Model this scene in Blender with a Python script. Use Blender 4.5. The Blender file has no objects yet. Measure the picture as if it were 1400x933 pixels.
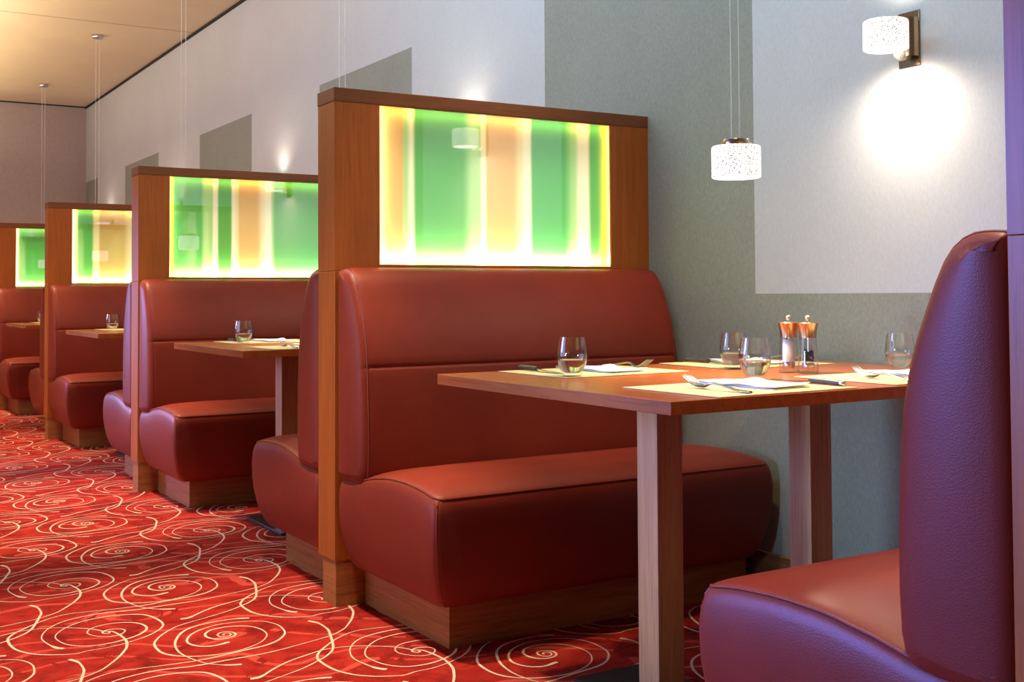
import bpy, math, random
from mathutils import Vector, Matrix

random.seed(7)
PI = math.pi
R = math.radians
COL = bpy.context.scene.collection

# ------------------------------------------------------------------ layout
X0 = 1.391          # aisle end of the dividers
XW = 2.618          # face of the right wall
Y1 = 3.352          # near face of the first full divider
S = 2.495           # booth pitch
T = 0.136           # divider thickness
ZC = 3.065          # ceiling
YE = 13.382         # end wall
GX0, GX1, GZ0, GZ1 = 1.544, 2.448, 1.057, 1.563
TZ = 0.7565         # table top height
YC = Y1 + T / 2 - S / 2   # centre line of the first booth


# ------------------------------------------------------------------ helpers
class MB:
    def __init__(self):
        self.v, self.f, self.m = [], [], []

    def add(self, verts, faces, mi=0):
        o = len(self.v)
        self.v += [tuple(p) for p in verts]
        self.f += [tuple(i + o for i in q) for q in faces]
        self.m += [mi] * len(faces)
        return self

    def box(self, x0, x1, y0, y1, z0, z1, mi=0):
        v = [(x0, y0, z0), (x1, y0, z0), (x1, y1, z0), (x0, y1, z0),
             (x0, y0, z1), (x1, y0, z1), (x1, y1, z1), (x0, y1, z1)]
        f = [(0, 3, 2, 1), (4, 5, 6, 7), (0, 1, 5, 4), (1, 2, 6, 5), (2, 3, 7, 6), (3, 0, 4, 7)]
        return self.add(v, f, mi)

    def lathe(self, prof, n=32, c=(0, 0, 0), closed=False, jitter=None):
        """revolve (r, z) pairs about the vertical through c; r = 0 closes with a pole"""
        v, f, rings = [], [], []
        for r, z in prof:
            if r < 1e-6:
                rings.append([len(v)])
                v.append((c[0], c[1], c[2] + z))
            else:
                rings.append(list(range(len(v), len(v) + n)))
                for k in range(n):
                    a = 2 * PI * k / n
                    v.append((c[0] + r * math.cos(a), c[1] + r * math.sin(a), c[2] + z))
        pairs = list(zip(rings, rings[1:]))
        if closed:
            pairs.append((rings[-1], rings[0]))
        for a, b in pairs:
            for k in range(n):
                k2 = (k + 1) % n
                if len(a) == 1 and len(b) == 1:
                    continue
                if len(a) == 1:
                    f.append((a[0], b[k2], b[k]))
                elif len(b) == 1:
                    f.append((a[k], a[k2], b[0]))
                else:
                    f.append((a[k], a[k2], b[k2], b[k]))
        return self.add(v, f)

    def tube(self, pts, r, n=8, closed=False):
        pts = [Vector(p) for p in pts]
        m = len(pts)
        rr = r if isinstance(r, (list, tuple)) else [r] * m
        v, f = [], []
        for i, p in enumerate(pts):
            if closed:
                d = pts[(i + 1) % m] - pts[i - 1]
            else:
                d = pts[min(i + 1, m - 1)] - pts[max(i - 1, 0)]
            d.normalize()
            up = Vector((0, 0, 1)) if abs(d.z) < 0.9 else Vector((1, 0, 0))
            a = d.cross(up).normalized()
            b = a.cross(d).normalized()
            for k in range(n):
                t = 2 * PI * k / n
                v.append(p + rr[i] * (a * math.cos(t) + b * math.sin(t)))
        for i in range(m if closed else m - 1):
            j = (i + 1) % m
            for k in range(n):
                k2 = (k + 1) % n
                f.append((i * n + k, i * n + k2, j * n + k2, j * n + k))
        if not closed:
            f.append(tuple(range(n - 1, -1, -1)))
            f.append(tuple((m - 1) * n + k for k in range(n)))
        return self.add(v, f)

    def rings(self, rs, cap0=True, cap1=True):
        """skin a list of equally long closed rings"""
        n = len(rs[0])
        v = [p for r_ in rs for p in r_]
        f = []
        for i in range(len(rs) - 1):
            for k in range(n):
                k2 = (k + 1) % n
                f.append((i * n + k, i * n + k2, (i + 1) * n + k2, (i + 1) * n + k))
        if cap0:
            f.append(tuple(range(n - 1, -1, -1)))
        if cap1:
            f.append(tuple((len(rs) - 1) * n + k for k in range(n)))
        return self.add(v, f)

    def build(self, name, mats, parent=None, smooth=False, bevel=0.0, seg=2, angle=35, recalc=True):
        me = bpy.data.meshes.new(name)
        me.from_pydata(self.v, [], self.f)
        mats = mats if isinstance(mats, (list, tuple)) else [mats]
        for m in mats:
            me.materials.append(m)
        if len(mats) > 1:
            me.polygons.foreach_set('material_index', self.m)
        if recalc:
            import bmesh
            bm = bmesh.new()
            bm.from_mesh(me)
            bmesh.ops.recalc_face_normals(bm, faces=bm.faces)
            bm.to_mesh(me)
            bm.free()
        if smooth:
            me.polygons.foreach_set('use_smooth', [True] * len(me.polygons))
            try:
                me.set_sharp_from_angle(angle=R(angle))
            except Exception:
                pass
        me.update()
        o = bpy.data.objects.new(name, me)
        COL.objects.link(o)
        if parent:
            o.parent = parent
        if bevel:
            b = o.modifiers.new('bevel', 'BEVEL')
            b.width = bevel
            b.segments = seg
            b.limit_method = 'ANGLE'
            b.angle_limit = R(40)
            b.harden_normals = False
            me.polygons.foreach_set('use_smooth', [True] * len(me.polygons))
            try:
                me.set_sharp_from_angle(angle=R(40))
            except Exception:
                pass
        return o


def tag(o, label, cat, group=None):
    o['label'] = label
    o['category'] = cat
    if group:
        o['group'] = group
    return o


def thing(name, label, cat, loc=(0, 0, 0), rz=0.0, group=None):
    o = bpy.data.objects.new(name, None)
    o.empty_display_size = 0.1
    COL.objects.link(o)
    o.location = loc
    o.rotation_euler = (0, 0, rz)
    return tag(o, label, cat, group)


def dup(root, label, loc, rz=0.0, skip=()):
    """copy a thing with its parts and sub-parts"""
    def rec(o, parent):
        c = o.copy()
        COL.objects.link(c)
        c.parent = parent
        for ch in list(o.children):
            if ch.name.split('.')[0] not in skip:
                rec(ch, c)
        return c
    r = rec(root, None)
    r.location = loc
    r.rotation_euler = (0, 0, rz)
    r['label'] = label
    return r


def struct(o):
    o['kind'] = 'structure'
    return o


# ------------------------------------------------------------------ materials
class NT:
    def __init__(self, name):
        self.m = bpy.data.materials.new(name)
        self.m.use_nodes = True
        self.t = self.m.node_tree
        self.t.nodes.clear()
        self.out = self.n('ShaderNodeOutputMaterial')

    def n(self, kind, **k):
        nd = self.t.nodes.new(kind)
        for a, b in k.items():
            setattr(nd, a, b)
        return nd

    def l(self, a, b):
        self.t.links.new(a, b)

    def val(self, sock, v):
        if hasattr(v, 'is_output') or isinstance(v, bpy.types.NodeSocket):
            self.l(v, sock)
        else:
            sock.default_value = v

    def math(self, op, a, b=None, clamp=False):
        nd = self.n('ShaderNodeMath', operation=op)
        nd.use_clamp = clamp
        self.val(nd.inputs[0], a)
        if b is not None:
            self.val(nd.inputs[1], b)
        return nd.outputs[0]

    def obj(self, scale=(1, 1, 1), loc=(0, 0, 0), rot=(0, 0, 0)):
        tc = self.n('ShaderNodeTexCoord')
        mp = self.n('ShaderNodeMapping')
        mp.inputs['Scale'].default_value = scale
        mp.inputs['Location'].default_value = loc
        mp.inputs['Rotation'].default_value = rot
        self.l(tc.outputs['Object'], mp.inputs['Vector'])
        return mp.outputs['Vector']

    def noise(self, vec, scale, detail=4, rough=0.55, dist=0.0):
        nd = self.n('ShaderNodeTexNoise')
        self.l(vec, nd.inputs['Vector'])
        nd.inputs['Scale'].default_value = scale
        nd.inputs['Detail'].default_value = detail
        nd.inputs['Roughness'].default_value = rough
        nd.inputs['Distortion'].default_value = dist
        return nd.outputs['Fac']

    def ramp(self, fac, stops, interp='LINEAR'):
        nd = self.n('ShaderNodeValToRGB')
        cr = nd.color_ramp
        cr.interpolation = interp
        while len(cr.elements) < len(stops):
            cr.elements.new(0.5)
        for e, (p, c) in zip(cr.elements, stops):
            e.position = p
            e.color = c if len(c) == 4 else (c[0], c[1], c[2], 1)
        self.l(fac, nd.inputs['Fac'])
        return nd.outputs['Color']

    def mix(self, fac, a, b, blend='MIX'):
        nd = self.n('ShaderNodeMix', data_type='RGBA', blend_type=blend)
        self.val(nd.inputs[0], fac)
        for s_, v in ((nd.inputs[6], a), (nd.inputs[7], b)):
            if isinstance(v, tuple):
                v = (v[0], v[1], v[2], 1)
            self.val(s_, v)
        return nd.outputs[2]

    def bump(self, h, strength, dist=0.002):
        nd = self.n('ShaderNodeBump')
        nd.inputs['Strength'].default_value = strength
        nd.inputs['Distance'].default_value = dist
        self.l(h, nd.inputs['Height'])
        return nd.outputs['Normal']

    def bsdf(self, color, rough=0.5, metal=0.0, spec=0.5, normal=None, **k):
        b = self.n('ShaderNodeBsdfPrincipled')
        if isinstance(color, tuple):
            color = (color[0], color[1], color[2], 1)
        self.val(b.inputs['Base Color'], color)
        self.val(b.inputs['Roughness'], rough)
        b.inputs['Metallic'].default_value = metal
        b.inputs['Specular IOR Level'].default_value = spec
        if normal is not None:
            self.l(normal, b.inputs['Normal'])
        for a, v in k.items():
            self.val(b.inputs[a.replace('_', ' ')], v)
        return b.outputs['BSDF']

    def done(self, shader):
        self.l(shader, self.out.inputs['Surface'])
        return self.m


def m_plain(name, col, rough=0.5, metal=0.0, spec=0.5, var=0.12, scale=30):
    t = NT(name)
    f = t.noise(t.obj(), scale, 3)
    lo = tuple(c * (1 - var) for c in col)
    hi = tuple(min(1, c * (1 + var)) for c in col)
    return t.done(t.bsdf(t.ramp(f, [(0.3, lo), (0.7, hi)]), rough, metal, spec))


def m_leather(name, col):
    t = NT(name)
    v = t.obj()
    vor = t.n('ShaderNodeTexVoronoi', feature='DISTANCE_TO_EDGE')
    t.l(v, vor.inputs['Vector'])
    vor.inputs['Scale'].default_value = 190
    h = t.math('MINIMUM', vor.outputs['Distance'], 0.25)
    h2 = t.math('ADD', h, t.math('MULTIPLY', t.noise(v, 14, 3), 0.5))
    big = t.noise(v, 3.0, 3)
    c = t.ramp(big, [(0.3, tuple(x * 0.86 for x in col)), (0.7, tuple(x * 1.1 for x in col))])
    return t.done(t.bsdf(c, 0.42, 0, 0.27, t.bump(h2, 0.16, 0.0025)))


def m_wood(name, dark, light, axis='z', rough=0.38, fine=1.0):
    t = NT(name)
    st = {'x': (1.3, 22, 22), 'y': (22, 1.3, 22), 'z': (22, 22, 1.3), 'h': (1.6, 1.6, 24)}[axis]
    v = t.obj(scale=st)
    g = t.noise(v, 1.6 * fine, 6, 0.6, 0.6)
    st2 = {'x': (4, 160, 160), 'y': (160, 4, 160), 'z': (160, 160, 4), 'h': (5, 5, 160)}[axis]
    p = t.noise(t.obj(scale=st2), 1.2, 2)
    c = t.ramp(g, [(0.28, dark), (0.72, light)])
    c = t.mix(t.math('MULTIPLY', t.math('LESS_THAN', p, 0.40), 0.35), c, tuple(x * 0.55 for x in dark))
    return t.done(t.bsdf(c, rough, 0, 0.33, t.bump(p, 0.08, 0.001)))


def m_metal(name, col, rough=0.22):
    t = NT(name)
    f = t.noise(t.obj(scale=(6, 6, 180)), 4, 2)
    r = t.math('ADD', t.math('MULTIPLY', f, 0.12), rough - 0.06)
    return t.done(t.bsdf(col, r, 1.0))


def m_thinglass(name, tint=(1, 1, 1), refl=1.0):
    t = NT(name)
    tr = t.n('ShaderNodeBsdfTransparent')
    tr.inputs['Color'].default_value = (*tint, 1)
    gl = t.n('ShaderNodeBsdfGlossy')
    gl.inputs['Roughness'].default_value = 0.02
    lw = t.n('ShaderNodeLayerWeight')
    lw.inputs['Blend'].default_value = 0.5
    f5 = t.math('POWER', lw.outputs['Facing'], 4.0)
    mx = t.n('ShaderNodeMixShader')
    t.l(t.math('MULTIPLY', t.math('ADD', t.math('MULTIPLY', f5, 0.8), 0.05), refl, True), mx.inputs[0])
    t.l(tr.outputs[0], mx.inputs[1])
    t.l(gl.outputs[0], mx.inputs[2])
    return t.done(mx.outputs[0])

# ------------------------------------------------------------------ light levels
E_PEND = 38.0
E_SCD = 19.0
E_SCU = 3.2
E_AISLE = (420, 440, 320, 340, 200)
E_BOOTH = (105, 20, 16, 14, 10)
E_BOOTH2 = (240, 20, 20, 20, 10)
E_DAY = 125
E_FAR_FILL = 800
E_BENCH_FILL = 2800
E_UNDER = 420
E_CEIL_FILL = 145
E_ROOM = 8
E_WORLD = 0.09
E_PANEL = 1.6
E_WALL_FILL = 60
E_WALL_FILL2 = 18
LED = (3.8, 0.5, 0.24, 0.22, 1.6)

LEATHER = m_leather('oxblood_leather', (0.225, 0.029, 0.013))
SEAM = m_plain('leather_piping', (0.22, 0.030, 0.014), 0.38)
POST_WOOD = m_wood('divider_veneer', (0.33, 0.086, 0.012), (0.46, 0.128, 0.020), 'z')
CAP_WOOD = m_wood('divider_cap_veneer', (0.16, 0.052, 0.016), (0.24, 0.085, 0.026), 'h')
PLINTH_WOOD = m_wood('plinth_veneer', (0.26, 0.088, 0.024), (0.48, 0.185, 0.055), 'h', 0.45)
TOP_WOOD = m_wood('table_top_veneer', (0.33, 0.082, 0.020), (0.44, 0.120, 0.032), 'y', 0.24)
LEG_WOOD = m_wood('table_leg_beech', (0.44, 0.215, 0.085), (0.66, 0.36, 0.165), 'z', 0.4)
STEEL = m_metal('brushed_steel', (0.62, 0.58, 0.54), 0.24)
BRIGHT = m_metal('polished_steel', (0.80, 0.76, 0.70), 0.10)
COPPER = m_metal('warm_brushed_metal', (0.62, 0.40, 0.24), 0.22)
PLATE_METAL = m_metal('bronze_plate', (0.30, 0.22, 0.12), 0.18)
FORK_STEEL = m_metal('fork_steel', (0.55, 0.50, 0.45), 0.14)
BLACK_STEEL = m_plain('black_steel', (0.035, 0.032, 0.03), 0.35)
WIRE = m_plain('cable', (0.75, 0.72, 0.66), 0.4)
KNIFE_HANDLE = m_plain('knife_handle', (0.045, 0.035, 0.03), 0.3)
SALT = m_plain('salt', (0.85, 0.86, 0.88), 0.7, scale=400)
PEPPER = m_plain('peppercorn', (0.018, 0.012, 0.014), 0.5, scale=300, var=0.6)
PAPER = m_plain('napkin_paper', (0.86, 0.84, 0.80), 0.8, var=0.03)
GLASS = m_thinglass('thin_glass', (0.97, 0.975, 0.97), 1.25)
ACRYLIC = m_thinglass('clear_acrylic', (0.93, 0.92, 0.90), 2.0)


def m_water():
    t = NT('water')
    g = t.n('ShaderNodeBsdfGlass')
    g.inputs['IOR'].default_value = 1.333
    g.inputs['Roughness'].default_value = 0.0
    g.inputs['Color'].default_value = (0.99, 0.99, 0.98, 1)
    return t.done(g.outputs[0])


WATER = m_water()


def m_placemat():
    t = NT('woven_placemat')
    v = t.obj()
    w = t.n('ShaderNodeTexWave', wave_type='BANDS', bands_direction='X')
    t.l(v, w.inputs['Vector'])
    w.inputs['Scale'].default_value = 90
    w2 = t.n('ShaderNodeTexWave', wave_type='BANDS', bands_direction='Y')
    t.l(v, w2.inputs['Vector'])
    w2.inputs['Scale'].default_value = 70
    f = t.math('MULTIPLY', t.math('ADD', w.outputs['Fac'], w2.outputs['Fac']), 0.5)
    c = t.ramp(f, [(0.1, (0.56, 0.46, 0.19)), (0.9, (0.82, 0.70, 0.36))])
    return t.done(t.bsdf(c, 0.6, 0, 0.3, t.bump(f, 0.3, 0.001)))


PLACEMAT = m_placemat()


def m_shade(name, e):
    t = NT(name)
    v = t.obj()
    vor = t.n('ShaderNodeTexVoronoi')
    t.l(v, vor.inputs['Vector'])
    vor.inputs['Scale'].default_value = 205
    sp = t.math('MULTIPLY', t.math('LESS_THAN', vor.outputs['Distance'], 0.36),
                t.math('GREATER_THAN', t.noise(v, 120, 2), 0.43))
    c = t.mix(sp, (0.42, 0.41, 0.40), (0.16, 0.14, 0.13))
    em = t.n('ShaderNodeEmission')
    t.l(t.mix(sp, (1.0, 0.93, 0.84), (0.22, 0.19, 0.175)), em.inputs['Color'])
    em.inputs['Strength'].default_value = e
    ad = t.n('ShaderNodeAddShader')
    t.l(t.bsdf(c, 0.5), ad.inputs[0])
    t.l(em.outputs[0], ad.inputs[1])
    return t.done(ad.outputs[0])


SHADE = m_shade('speckled_lamp_shade', 1.2)


def m_emit(name, col, e):
    t = NT(name)
    em = t.n('ShaderNodeEmission')
    f = t.noise(t.obj(), 40, 1)
    t.l(t.ramp(f, [(0.3, tuple(c * 0.97 for c in col)), (0.7, col)]), em.inputs['Color'])
    em.inputs['Strength'].default_value = e
    return t.done(em.outputs[0])


DIFFUSER = m_emit('lamp_diffuser', (1.0, 0.88, 0.70), 5.0)


def m_wall_right():
    t = NT('wallpaper_two_tone')
    v = t.obj()
    sep = t.n('ShaderNodeSeparateXYZ')
    t.l(v, sep.inputs[0])
    yy, zz = sep.outputs[1], sep.outputs[2]
    c0 = Y1 + T / 2 - S / 4
    m = t.math('FLOORED_MODULO', t.math('SUBTRACT', yy, c0), S)
    col = t.math('MULTIPLY', t.math('LESS_THAN', m, S / 2), t.math('LESS_THAN', zz, 2.227))
    dark = t.math('MAXIMUM', col, t.math('LESS_THAN', zz, 0.957))
    # fibrous paper: vertical streaks and soft blotches
    fib = t.noise(t.obj(scale=(60, 60, 24)), 3, 6, 0.65, 0.5)
    fib2 = t.noise(t.obj(scale=(30, 30, 30)), 3, 4)
    blot = t.noise(v, 2.2, 4)
    k = t.math('ADD', t.math('MULTIPLY', fib, 0.55), t.math('ADD', t.math('MULTIPLY', fib2, 0.2), t.math('MULTIPLY', blot, 0.25)))
    light = t.ramp(k, [(0.3, (0.52, 0.525, 0.52)), (0.7, (0.65, 0.66, 0.655))])
    drk = t.ramp(k, [(0.3, (0.23, 0.24, 0.195)), (0.7, (0.38, 0.395, 0.33))])
    return t.done(t.bsdf(t.mix(dark, light, drk), 0.75, 0, 0.25, t.bump(fib, 0.07, 0.002)))


def m_wall_end():
    t = NT('wallpaper_end')
    fib = t.noise(t.obj(scale=(60, 60, 9)), 3, 5, 0.6)
    return t.done(t.bsdf(t.ramp(fib, [(0.3, (0.42, 0.34, 0.32)), (0.7, (0.51, 0.42, 0.40))]), 0.8, 0, 0.2))


def m_ceiling():
    t = NT('ceiling_plaster')
    v = t.obj()
    sep = t.n('ShaderNodeSeparateXYZ')
    t.l(v, sep.inputs[0])
    d = t.math('ABSOLUTE', t.math('SUBTRACT', sep.outputs[1], 9.18))
    ln = t.math('LESS_THAN', d, 0.009)
    n1 = t.noise(v, 1.1, 3)
    base = t.ramp(n1, [(0.3, (0.70, 0.63, 0.50)), (0.7, (0.78, 0.71, 0.57))])
    return t.done(t.bsdf(t.mix(ln, base, (0.40, 0.33, 0.24)), 0.9, 0, 0.1))


def m_carpet():
    t = NT('red_carpet_pile')
    v = t.obj()
    pile = t.noise(v, 420, 2, 0.7)
    blot = t.noise(v, 5.5, 4, 0.6, 1.6)
    fleck = t.noise(v, 34, 4, 0.7)
    base = t.ramp(blot, [(0.33, (0.22, 0.010, 0.007)), (0.50, (0.42, 0.020, 0.012)), (0.67, (0.58, 0.038, 0.023))])
    base = t.mix(t.math('MULTIPLY', t.math('GREATER_THAN', fleck, 0.60), 0.5), base, (0.30, 0.075, 0.02))
    # faint second layer of pale red swirls
    wv = t.n('ShaderNodeTexWave', wave_type='RINGS', rings_direction='Z')
    t.l(v, wv.inputs['Vector'])
    wv.inputs['Scale'].default_value = 1.9
    wv.inputs['Distortion'].default_value = 11
    wv.inputs['Detail'].default_value = 1.0
    wv.inputs['Detail Scale'].default_value = 1.3
    thin = t.math('MULTIPLY', t.math('GREATER_THAN', wv.outputs['Fac'], 0.955), t.math('GREATER_THAN', blot, 0.44))
    base = t.mix(t.math('MULTIPLY', thin, 0.7), base, (0.82, 0.11, 0.075))
    base = t.mix(t.math('MULTIPLY', t.math('SUBTRACT', 1.0, pile), 0.45), base, (0.12, 0.006, 0.004))
    return t.done(t.bsdf(base, 0.95, 0, 0.1, t.bump(pile, 0.5, 0.004)))


def m_swirl():
    t = NT('carpet_cream_yarn')
    v = t.obj()
    pile = t.noise(v, 420, 2, 0.7)
    c = t.ramp(pile, [(0.3, (0.62, 0.40, 0.27)), (0.7, (0.88, 0.66, 0.50))])
    return t.done(t.bsdf(c, 0.95, 0, 0.1))


# ------------------------------------------------------------------ room
def spline(pts, step=0.008):
    P = [Vector((x, y)) for x, y in pts]
    P = [P[0] * 2 - P[1]] + P + [P[-1] * 2 - P[-2]]
    out = []
    for i in range(1, len(P) - 2):
        a, b, c, d = P[i - 1:i + 3]
        n = max(2, int((c - b).length / step))
        for k in range(n):
            u = k / n
            out.append(0.5 * ((2 * b) + (c - a) * u + (2 * a - 5 * b + 4 * c - d) * u * u + (3 * b - a - 3 * c + d) * u ** 3))
    out.append(P[-2])
    for _ in range(3):
        out = [out[0]] + [(out[i - 1] + 2 * out[i] + out[i + 1]) / 4 for i in range(1, len(out) - 1)] + [out[-1]]
    return out


S1 = [(0.0, 0.0), (-0.009, -0.004), (-0.001, 0.015), (0.017, 0.014), (0.017, -0.011), (0.001, -0.025), (-0.015, -0.019), (-0.02, 0.01), (-0.004, 0.03), (0.023, 0.023), (0.031, -0.006), (0.012, -0.032), (-0.021, -0.036), (-0.043, -0.016), (-0.05, 0.025), (-0.026, 0.065), (0.014, 0.076), (0.059, 0.068), (0.093, 0.035), (0.106, -0.01), (0.102, -0.062), (0.074, -0.111), (0.037, -0.142), (-0.008, -0.163), (-0.045, -0.169), (-0.094, -0.163), (-0.139, -0.144), (-0.178, -0.106), (-0.195, -0.062), (-0.193, 0.013), (-0.176, 0.057), (-0.147, 0.102), (-0.089, 0.161), (-0.005, 0.199), (0.074, 0.234), (0.128, 0.269), (0.171, 0.302), (0.212, 0.357), (0.258, 0.495), (0.268, 0.542), (0.267, 0.608), (0.251, 0.642)]
S2 = [(-0.01, -0.075), (-0.023, -0.076), (-0.035, -0.082), (-0.06, -0.086), (-0.09, -0.071), (-0.108, -0.035), (-0.108, -0.001), (-0.085, 0.048), (-0.045, 0.087), (0.006, 0.11), (0.021, 0.112), (0.072, 0.107), (0.112, 0.092), (0.142, 0.068), (0.161, 0.014), (0.157, -0.05), (0.145, -0.087), (0.108, -0.133), (0.063, -0.159), (0.007, -0.169), (-0.048, -0.179), (-0.119, -0.191), (-0.215, -0.182), (-0.293, -0.17), (-0.345, -0.167), (-0.412, -0.204), (-0.482, -0.272), (-0.512, -0.311), (-0.529, -0.358), (-0.525, -0.452), (-0.497, -0.519), (-0.455, -0.561), (-0.391, -0.592), (-0.364, -0.581), (-0.298, -0.578), (-0.224, -0.55), (-0.17, -0.513), (-0.131, -0.465), (-0.118, -0.42), (-0.123, -0.354), (-0.145, -0.294), (-0.194, -0.267), (-0.247, -0.258), (-0.31, -0.272), (-0.346, -0.295), (-0.385, -0.338), (-0.409, -0.388), (-0.411, -0.429), (-0.398, -0.486), (-0.369, -0.525), (-0.339, -0.54), (-0.29, -0.542), (-0.235, -0.522), (-0.202, -0.5), (-0.173, -0.46), (-0.168, -0.418), (-0.183, -0.375), (-0.213, -0.351), (-0.254, -0.343), (-0.299, -0.356), (-0.323, -0.39), (-0.326, -0.42), (-0.306, -0.457), (-0.276, -0.478), (-0.247, -0.471), (-0.229, -0.446), (-0.229, -0.421), (-0.247, -0.406), (-0.271, -0.404), (-0.29, -0.417), (-0.286, -0.442), (-0.269, -0.443), (-0.271, -0.429)]
S3 = [(0.114, 0.13), (0.073, 0.144), (0.017, 0.146), (-0.051, 0.129), (-0.099, 0.086), (-0.134, 0.016), (-0.148, -0.036), (-0.153, -0.099), (-0.138, -0.178), (-0.112, -0.236), (-0.076, -0.27), (-0.044, -0.284)]
S4 = [(-0.729, -0.406), (-0.716, -0.414), (-0.696, -0.402), (-0.653, -0.364), (-0.6, -0.327), (-0.55, -0.306), (-0.526, -0.296), (-0.489, -0.283), (-0.447, -0.284), (-0.401, -0.298), (-0.346, -0.334), (-0.301, -0.379), (-0.278, -0.425), (-0.264, -0.423), (-0.252, -0.475), (-0.249, -0.54), (-0.261, -0.601), (-0.274, -0.633), (-0.302, -0.686), (-0.349, -0.754), (-0.366, -0.772), (-0.4, -0.797), (-0.446, -0.818), (-0.601, -0.86), (-0.663, -0.865), (-0.74, -0.866), (-0.817, -0.868), (-0.905, -0.852), (-0.98, -0.861), (-1.036, -0.886), (-1.079, -0.935), (-1.103, -0.986), (-1.114, -1.037), (-1.107, -1.096), (-1.093, -1.148), (-1.078, -1.162)]



def ribbon(mb, pts, base, blob0, blob1, seed, z):
    rnd = random.Random(seed)
    ph = rnd.random() * 6
    n = len(pts)
    L = [0.0]
    for i in range(1, n):
        L.append(L[-1] + (pts[i] - pts[i - 1]).length)
    v, f = [], []
    for i, p in enumerate(pts):
        d = (pts[min(i + 1, n - 1)] - pts[max(i - 1, 0)])
        if d.length < 1e-7:
            d = Vector((1, 0))
        d.normalize()
        nn = Vector((-d.y, d.x))
        w = base * (1.0 + 0.35 * math.sin(L[i] * 9 + ph))
        for dist, blob in ((L[i], blob0), (L[-1] - L[i], blob1)):
            if blob and dist < 0.05:
                u = dist / 0.05
                w = max(w, blob * math.sqrt(max(0.0, 1 - (u * 1.15 - 0.25) ** 2)) if u < 0.95 else w)
        v.append((p.x + nn.x * w, p.y + nn.y * w, z))
        v.append((p.x - nn.x * w, p.y - nn.y * w, z))
    for i in range(n - 1):
        f.append((2 * i, 2 * i + 1, 2 * i + 3, 2 * i + 2))
    mb.add(v, f, 1)


def build_floor():
    mb = MB()
    mb.box(-2.2, XW, -0.6, YE, -0.03, 0.0, 0)
    strokes = [(spline(S1), 0.0, 0.0055), (spline(S2), 0.0058, 0.0), (spline(S3), 0.0055, 0.0055), (spline(S4), 0.0065, 0.0065)]
    for i in range(-4, 5):
        for j in range(-6, 23):
            ox, oy = 1.018 + i * 0.6675, 3.258 + j * 0.637
            if oy > YE + 1.2 or ox > XW + 1.0 or ox < -1.6:
                continue
            for k, (pts, b0, b1) in enumerate(strokes):
                run = []
                for p in pts + [None]:
                    q = None if p is None else Vector((p.x + ox, p.y + oy))
                    if q is not None and -0.4 < q.x < XW - 0.004 and 1.0 < q.y < YE - 0.01:
                        run.append(q)
                    else:
                        if len(run) > 2:
                            full = len(run) == len(pts)
                            ribbon(mb, run, 0.0027, b0 if full else 0, b1 if full else 0, k, 0.0008 + 0.0001 * k)
                        run = []
    o = mb.build('floor', [m_carpet(), m_swirl()], recalc=False)
    # ribbons face up
    return struct(o)


build_floor()
struct(MB().box(XW, XW + 0.12, -0.6, YE + 0.12, 0, ZC).build('wall_right', m_wall_right()))
struct(MB().box(-2.2, XW, YE, YE + 0.12, 0, ZC).build('wall_end', m_wall_end()))
struct(MB().box(-2.2, XW + 0.12, -0.6, YE + 0.12, ZC, ZC + 0.1).build('ceiling', m_ceiling()))
DARK = m_plain('shadow_gap', (0.012, 0.011, 0.010), 0.8)  # near-black strips, the shade of the ceiling gap put into colour
struct(MB().box(XW - 0.012, XW, -0.6, YE, ZC - 0.020, ZC - 0.0005).build('gap_shade_1', DARK))
struct(MB().box(-2.2, XW - 0.012, YE - 0.012, YE, ZC - 0.012, ZC - 0.0005).build('gap_shade_2', DARK))
struct(MB().box(XW - 0.016, XW, -0.6, YE, 0.0, 0.135).build('baseboard_right', m_wood('skirting_wood', (0.16, 0.075, 0.03), (0.30, 0.15, 0.06), 'y'), bevel=0.003))
struct(MB().box(-2.2, XW - 0.016, YE - 0.016, YE, 0.0, 0.135).build('baseboard_end', m_wood('skirting_wood_end', (0.16, 0.075, 0.03), (0.30, 0.15, 0.06), 'x'), bevel=0.003))


# ------------------------------------------------------------------ dividers with lit panels
GREEN = (0.115, 0.46, 0.10)
GREEN2 = (0.10, 0.48, 0.13)
PALE = (0.42, 0.74, 0.30)
PEACH = (0.80, 0.50, 0.17)
CREAM = (0.92, 0.80, 0.42)
WHITE = (0.97, 0.95, 0.72)
YELLOW = (0.60, 0.60, 0.05)

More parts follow.
